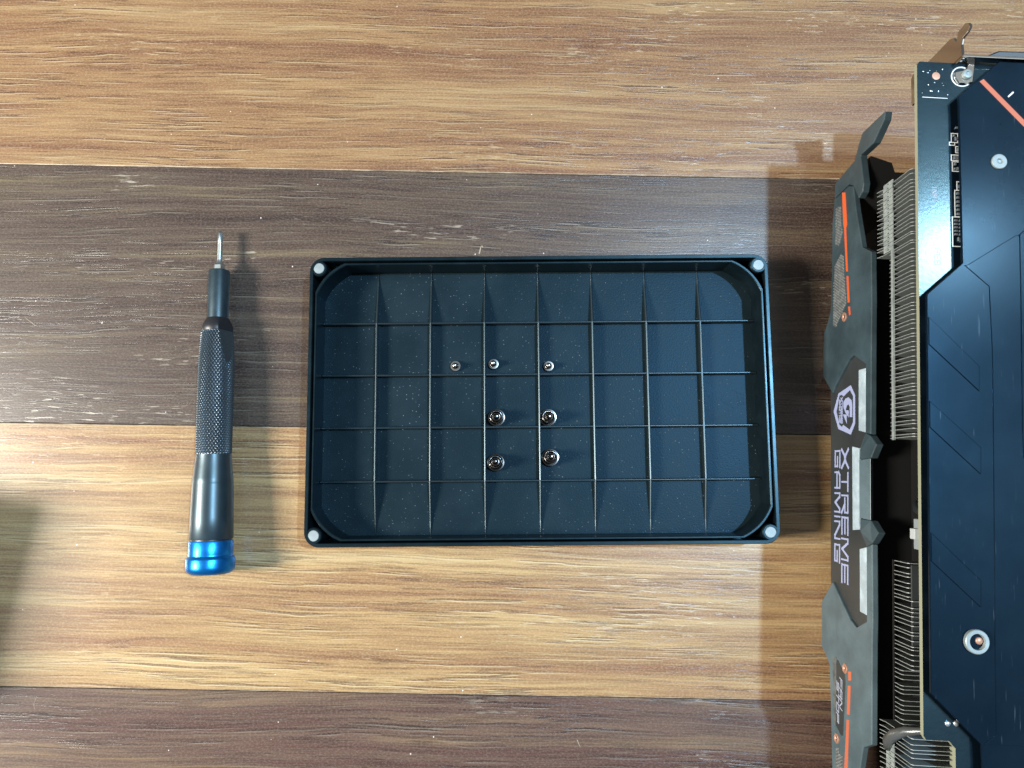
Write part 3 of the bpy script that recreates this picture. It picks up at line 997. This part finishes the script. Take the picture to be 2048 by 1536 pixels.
def lines_flat(name, segs, w, z, mat, parent, h=0.06):
    vs, fs = [], []
    for i, ((a0, b0), (a1, b1)) in enumerate(segs):
        da, db = a1 - a0, b1 - b0
        L = math.hypot(da, db); da, db = da / L, db / L
        ex = w * 0.45
        a0, b0, a1, b1 = a0 - da * ex, b0 - db * ex, a1 + da * ex, b1 + db * ex
        na, nb = -db * w / 2, da * w / 2
        hh = h + 0.002 * i
        k = len(vs)
        c4 = [(b0 + nb, a0 + na), (b1 + nb, a1 + na), (b1 - nb, a1 - na), (b0 - nb, a0 - na)]
        vs += [(x, y, z + hh) for x, y in c4] + [(x, y, z - 0.05) for x, y in c4]
        fs += [[k, k + 1, k + 2, k + 3], [k, k + 4, k + 5, k + 1], [k + 1, k + 5, k + 6, k + 2], [k + 2, k + 6, k + 7, k + 3], [k + 3, k + 7, k + 4, k]]
    return link(name, fix(mesh(name, vs, fs)), mat, parent)


def rect_segs(a0, b0, a1, b1):
    return [((a0, b0), (a1, b0)), ((a1, b0), (a1, b1)), ((a1, b1), (a0, b1)), ((a0, b1), (a0, b0))]


silk = [[(107.55, 10.05), (104.74, 11.91)], [(104.76, 9.43), (103.87, 11.02)], [(103.49, 11.3), (101.57, 13.4)], [(100.83, 9.96), (99.12, 12.26)], [(98.72, 10.22), (95.8, 12.35)], [(92.58, 11.49), (89.93, 13.5)], [(89.93, 10.81), (81.84, 13.6)], [(81.7, 9.97), (72.78, 13.8)]]
segs = []
for (a0, b0), (a1, b1) in silk:
    segs += rect_segs(a0, b0, a1, b1)
lines_flat('silkscreen', segs, 0.26, 70.0, 'silk', bd, 0.03)


def chip(a, b, la, lb, mat='solder', h=0.5):
    box('chip_resistor', b - lb / 2, b + lb / 2, a - la / 2, a + la / 2, 69.95, 70 + h, mat, bd, 0.08)


for i in range(6):
    chip(88.9 - i * 1.25, 11.9, 0.62, 1.3)
for i in range(5):
    chip(80.6 - i * 1.05, 10.9, 0.5, 0.9); chip(80.6 - i * 1.05, 12.2, 0.5, 0.8)
for a_, b_, la, lb in ((106.8, 10.7, .5, .5), (105.6, 11.3, .6, .6), (106.2, 11.2, .4, .5), (102.5, 12.2, 1.1, 1.0), (99.9, 11.2, 1.0, 1.3), (97.9, 10.9, .6, .6), (96.6, 11.7, .7, .7), (96.5, 10.8, .5, .4), (109.3, 11.6, .5, .9), (91.2, 12.3, .9, .7), (75.0, 11.6, 1.1, .35), (74.8, 12.2, 1.2, .3)):
    chip(a_, b_, la, lb)
lines_flat('print_line', [((118.59, 1.6), (118.52, 9.0))], 0.22, 70.0, 'silk', bd, 0.03)
lettering('board_lettering', even('INAI', 91.0, 85.8), 4.2, 5.4, 0.16, onflat(70.0), 'print_dim', bd, depth=0.03)
lettering('board_lettering', even('PEB', 72, 66.5), 4.6, 6.4, 0.18, onflat(70.0), 'print_dim', bd, depth=0.03)
d_ = lathe('copper_pad', [(69.95, 1.2), (70.08, 1.2), (70.1, 1.0), (70.1, 0.05)], 'copper', bd, 24); d_.location = (5.72 * S, 125.49 * S, 0)
for i in range(16):
    r_ = random.uniform(0.12, 0.24)
    d_ = lathe('solder_dot', [(69.97, r_), (70.08, r_ * .9), (70.14, r_ * .3)], 'solder', bd, 10)
    d_.location = (random.uniform(1.2, 9.6) * S, random.uniform(119.6, 123.6) * S if i < 11 else random.uniform(126.3, 128.6) * S, 0)
for a_, b_ in ((-61.98, 6.61), (-61.86, 8.94)):
    d_ = lathe('solder_dot', [(69.97, .78), (70.2, .74), (70.45, .45), (70.5, .05)], 'solder', bd, 16); d_.location = (b_ * S, a_ * S, 0)

# backplate
BP = [(117.62, 10.56), (128.83, 22.44), (129.3, 23.2), (129.3, PW), (-130, PW), (-130, 14.3), (-72.12, 14.3), (-66.22, 14.1), (-53.65, 0.6), (55.49, 0.6), (57.23, 0.7), (66.95, 11.03), (115.04, 10.76)]
bp = flat_plate('backplate', BP, 72.0, 73.0, 'backplate', gpu, 0.22)
for q in ([(50.64, 0.95), (36.96, 15.24), (29.73, 15.11), (42.56, 0.95)], [(26.42, 0.95), (13.87, 15.24), (6.31, 15.09), (18.81, 0.95)], [(-10.4, 0.95), (-22.77, 14.55), (-30.08, 14.42), (-18.24, 0.95)]):
    flat_plate('raised_bar', q, 72.9, 73.28, 'backplate', bp, 0.16)
g1 = [(66.3, 11.5), (60.38, 18.5), (41.86, 19.0), (19.05, 18.85), (-27.87, 18.3), (-36.43, 18.12), (-63.32, 17.97), (-66.0, 14.6)]
flat_plate('raised_field', [(p[0], p[1]) for p in g1] + [(-66.0, 108), (60, 108), (72.0, 34), (76.12, 26.83), (66.4, 12.4)], 72.9, 73.2, 'backplate', bp, 0.14)
flat_plate('raised_field', [(79.32, 30.83), (76.12, 27.5), (56.84, 27.4), (20.78, 26.9), (11.52, 27.1), (8, 34), (8, 100), (70, 100)], 73.1, 73.42, 'backplate', bp, 0.14)
flat_plate('orange_stripe', [(122.71, 16.97), (123.56, 18.17), (90, 50.4), (87, 51)], 72.9, 73.04, 'orange_pale', bp)
lines_flat('paint_nick', [((118.45, 25.48), (119.77, 26.84))], 0.45, 73.0, 'solder', bp, 0.04)
st = lathe('standoff_nut', [(72.9, 2.25), (73.5, 2.25), (73.62, 2.1), (73.62, 0.85), (73.1, 0.7), (73.0, 0.05)], 'magnet', bp, 32); st.location = (22.08 * S, 97.99 * S, 0)
st = lathe('standoff_nut', [(72.9, 3.3), (74.0, 3.3), (74.2, 3.1), (74.2, 2.2), (73.08, 2.1)], 'magnet', bp, 40, close=False); st.location = (12.83 * S, -39.16 * S, 0)
bolt = lathe('bolt', [(73.02, 1.0), (73.4, 0.95), (73.6, 0.7), (73.65, 0.05)], 'copper', st, 20)
bolt.location = (0.9 * S, 0.2 * S, 0)

# slot bracket with its screw ear, ports behind it
br = empty('slot_bracket', parent=gpu)
box('bracket_plate', 12.0, 118, 130.2, 131.0, 45.0, 73.3, 'chrome', br, 0.15)
ear = [(129.6, 43.4), (139.0, 43.2), (140.2, 44.2), (139.4, 54.85), (139.69, 66.7), (138.75, 68.79), (136.97, 69.99), (139.47, 70.88), (139.98, 74.54), (138.9, 76.48), (137.58, 77.22), (136.59, 76.02), (136.05, 73.23), (134.44, 72.58), (129.6, 73.04)]
side_plate('screw_ear', ear, 12.0, 12.8, 'chrome', br, 0.2)
flat_plate('board_tab', [(130.8, 15.09), (130.8, 17.2), (123.38, 16.25), (123.16, 11.92), (124.83, 10.77), (126.57, 10.8), (127.19, 13.15), (128.0, 14.45)], 70.05, 71.0, 'chrome', br, 0.25)
wsh = lathe('washer', [(70.0, 3.2), (70.12, 3.2), (70.14, 2.85), (70.02, 2.8)], 'silk', br, 40, close=False); wsh.location = (13.4 * S, 125.6 * S, 0)
ts = lathe('tab_screw', [(70.8, 1.5), (71.5, 1.5), (71.9, 1.25), (72.0, 0.7), (71.7, 0.6), (71.7, 0.05)], 'magnet', br, 24); ts.location = (14.3 * S, 125.7 * S, 0)
prism('port_shell', [(25.64, 131, 50), (25.64, 137.6, 50), (30.1, 139.6, 50), (72, 140.2, 50), (72, 131, 50)], [(25.64, 131, 61.5), (25.64, 137.6, 61.5), (30.1, 139.6, 62), (72, 140.2, 62), (72, 131, 62)], 'port', br, 0.5)

prism('port_shell', [(17, 131, 36), (17, 142, 37), (62, 142, 37), (62, 131, 36)], [(17, 131, 46), (17, 142, 45), (62, 142, 45), (62, 131, 46)], 'port', br, 0.8)

# power connector, cable and sleeve inside the cooler
cn = box('fan_connector', 0.5, 5.0, -15.8, -7.1, 64.6, 68.3, 'connector', gpu, 0.3)
box('connector_latch', -0.6, 1.0, -12.9, -9.9, 64.7, 67.4, 'white_plastic', cn, 0.2)
tube('fan_cable', [(16, -2.0, 44), (11, -2.6, 48), (7, -3.2, 54), (4, -4.6, 60), (4, -6.5, 65), (5, -8, 66.5)], 1.1, 'port', gpu, 10)
tube('cable_sleeve', [(8, -65.6, 66.2), (3.5, -66.2, 63.5), (0.2, -67.6, 60), (-1.2, -69.6, 56.5), (-1.4, -72.4, 53.0), (-0.6, -75, 51)], [0.9, 1.0, 1.4, 1.7, 1.6, 1.2], 'sleeve', gpu, 12)

# ------------------------------------------------------------------ unseen added case put past the left edge only to cast a soft shadow
case = empty('shadow_blocker', (-261, -42, 0), R(-11))
tag(case, 'unseen added dark case just past the left picture edge, throwing a blurred shadow', 'case')
box('blocker_base', -36, 36, -36, 36, 0.0, 26.0, 'lid', case, 2.0)
box('blocker_lid', -36.4, 36.4, -36.4, 36.4, 26.3, 46.0, 'lid', case, 2.0)
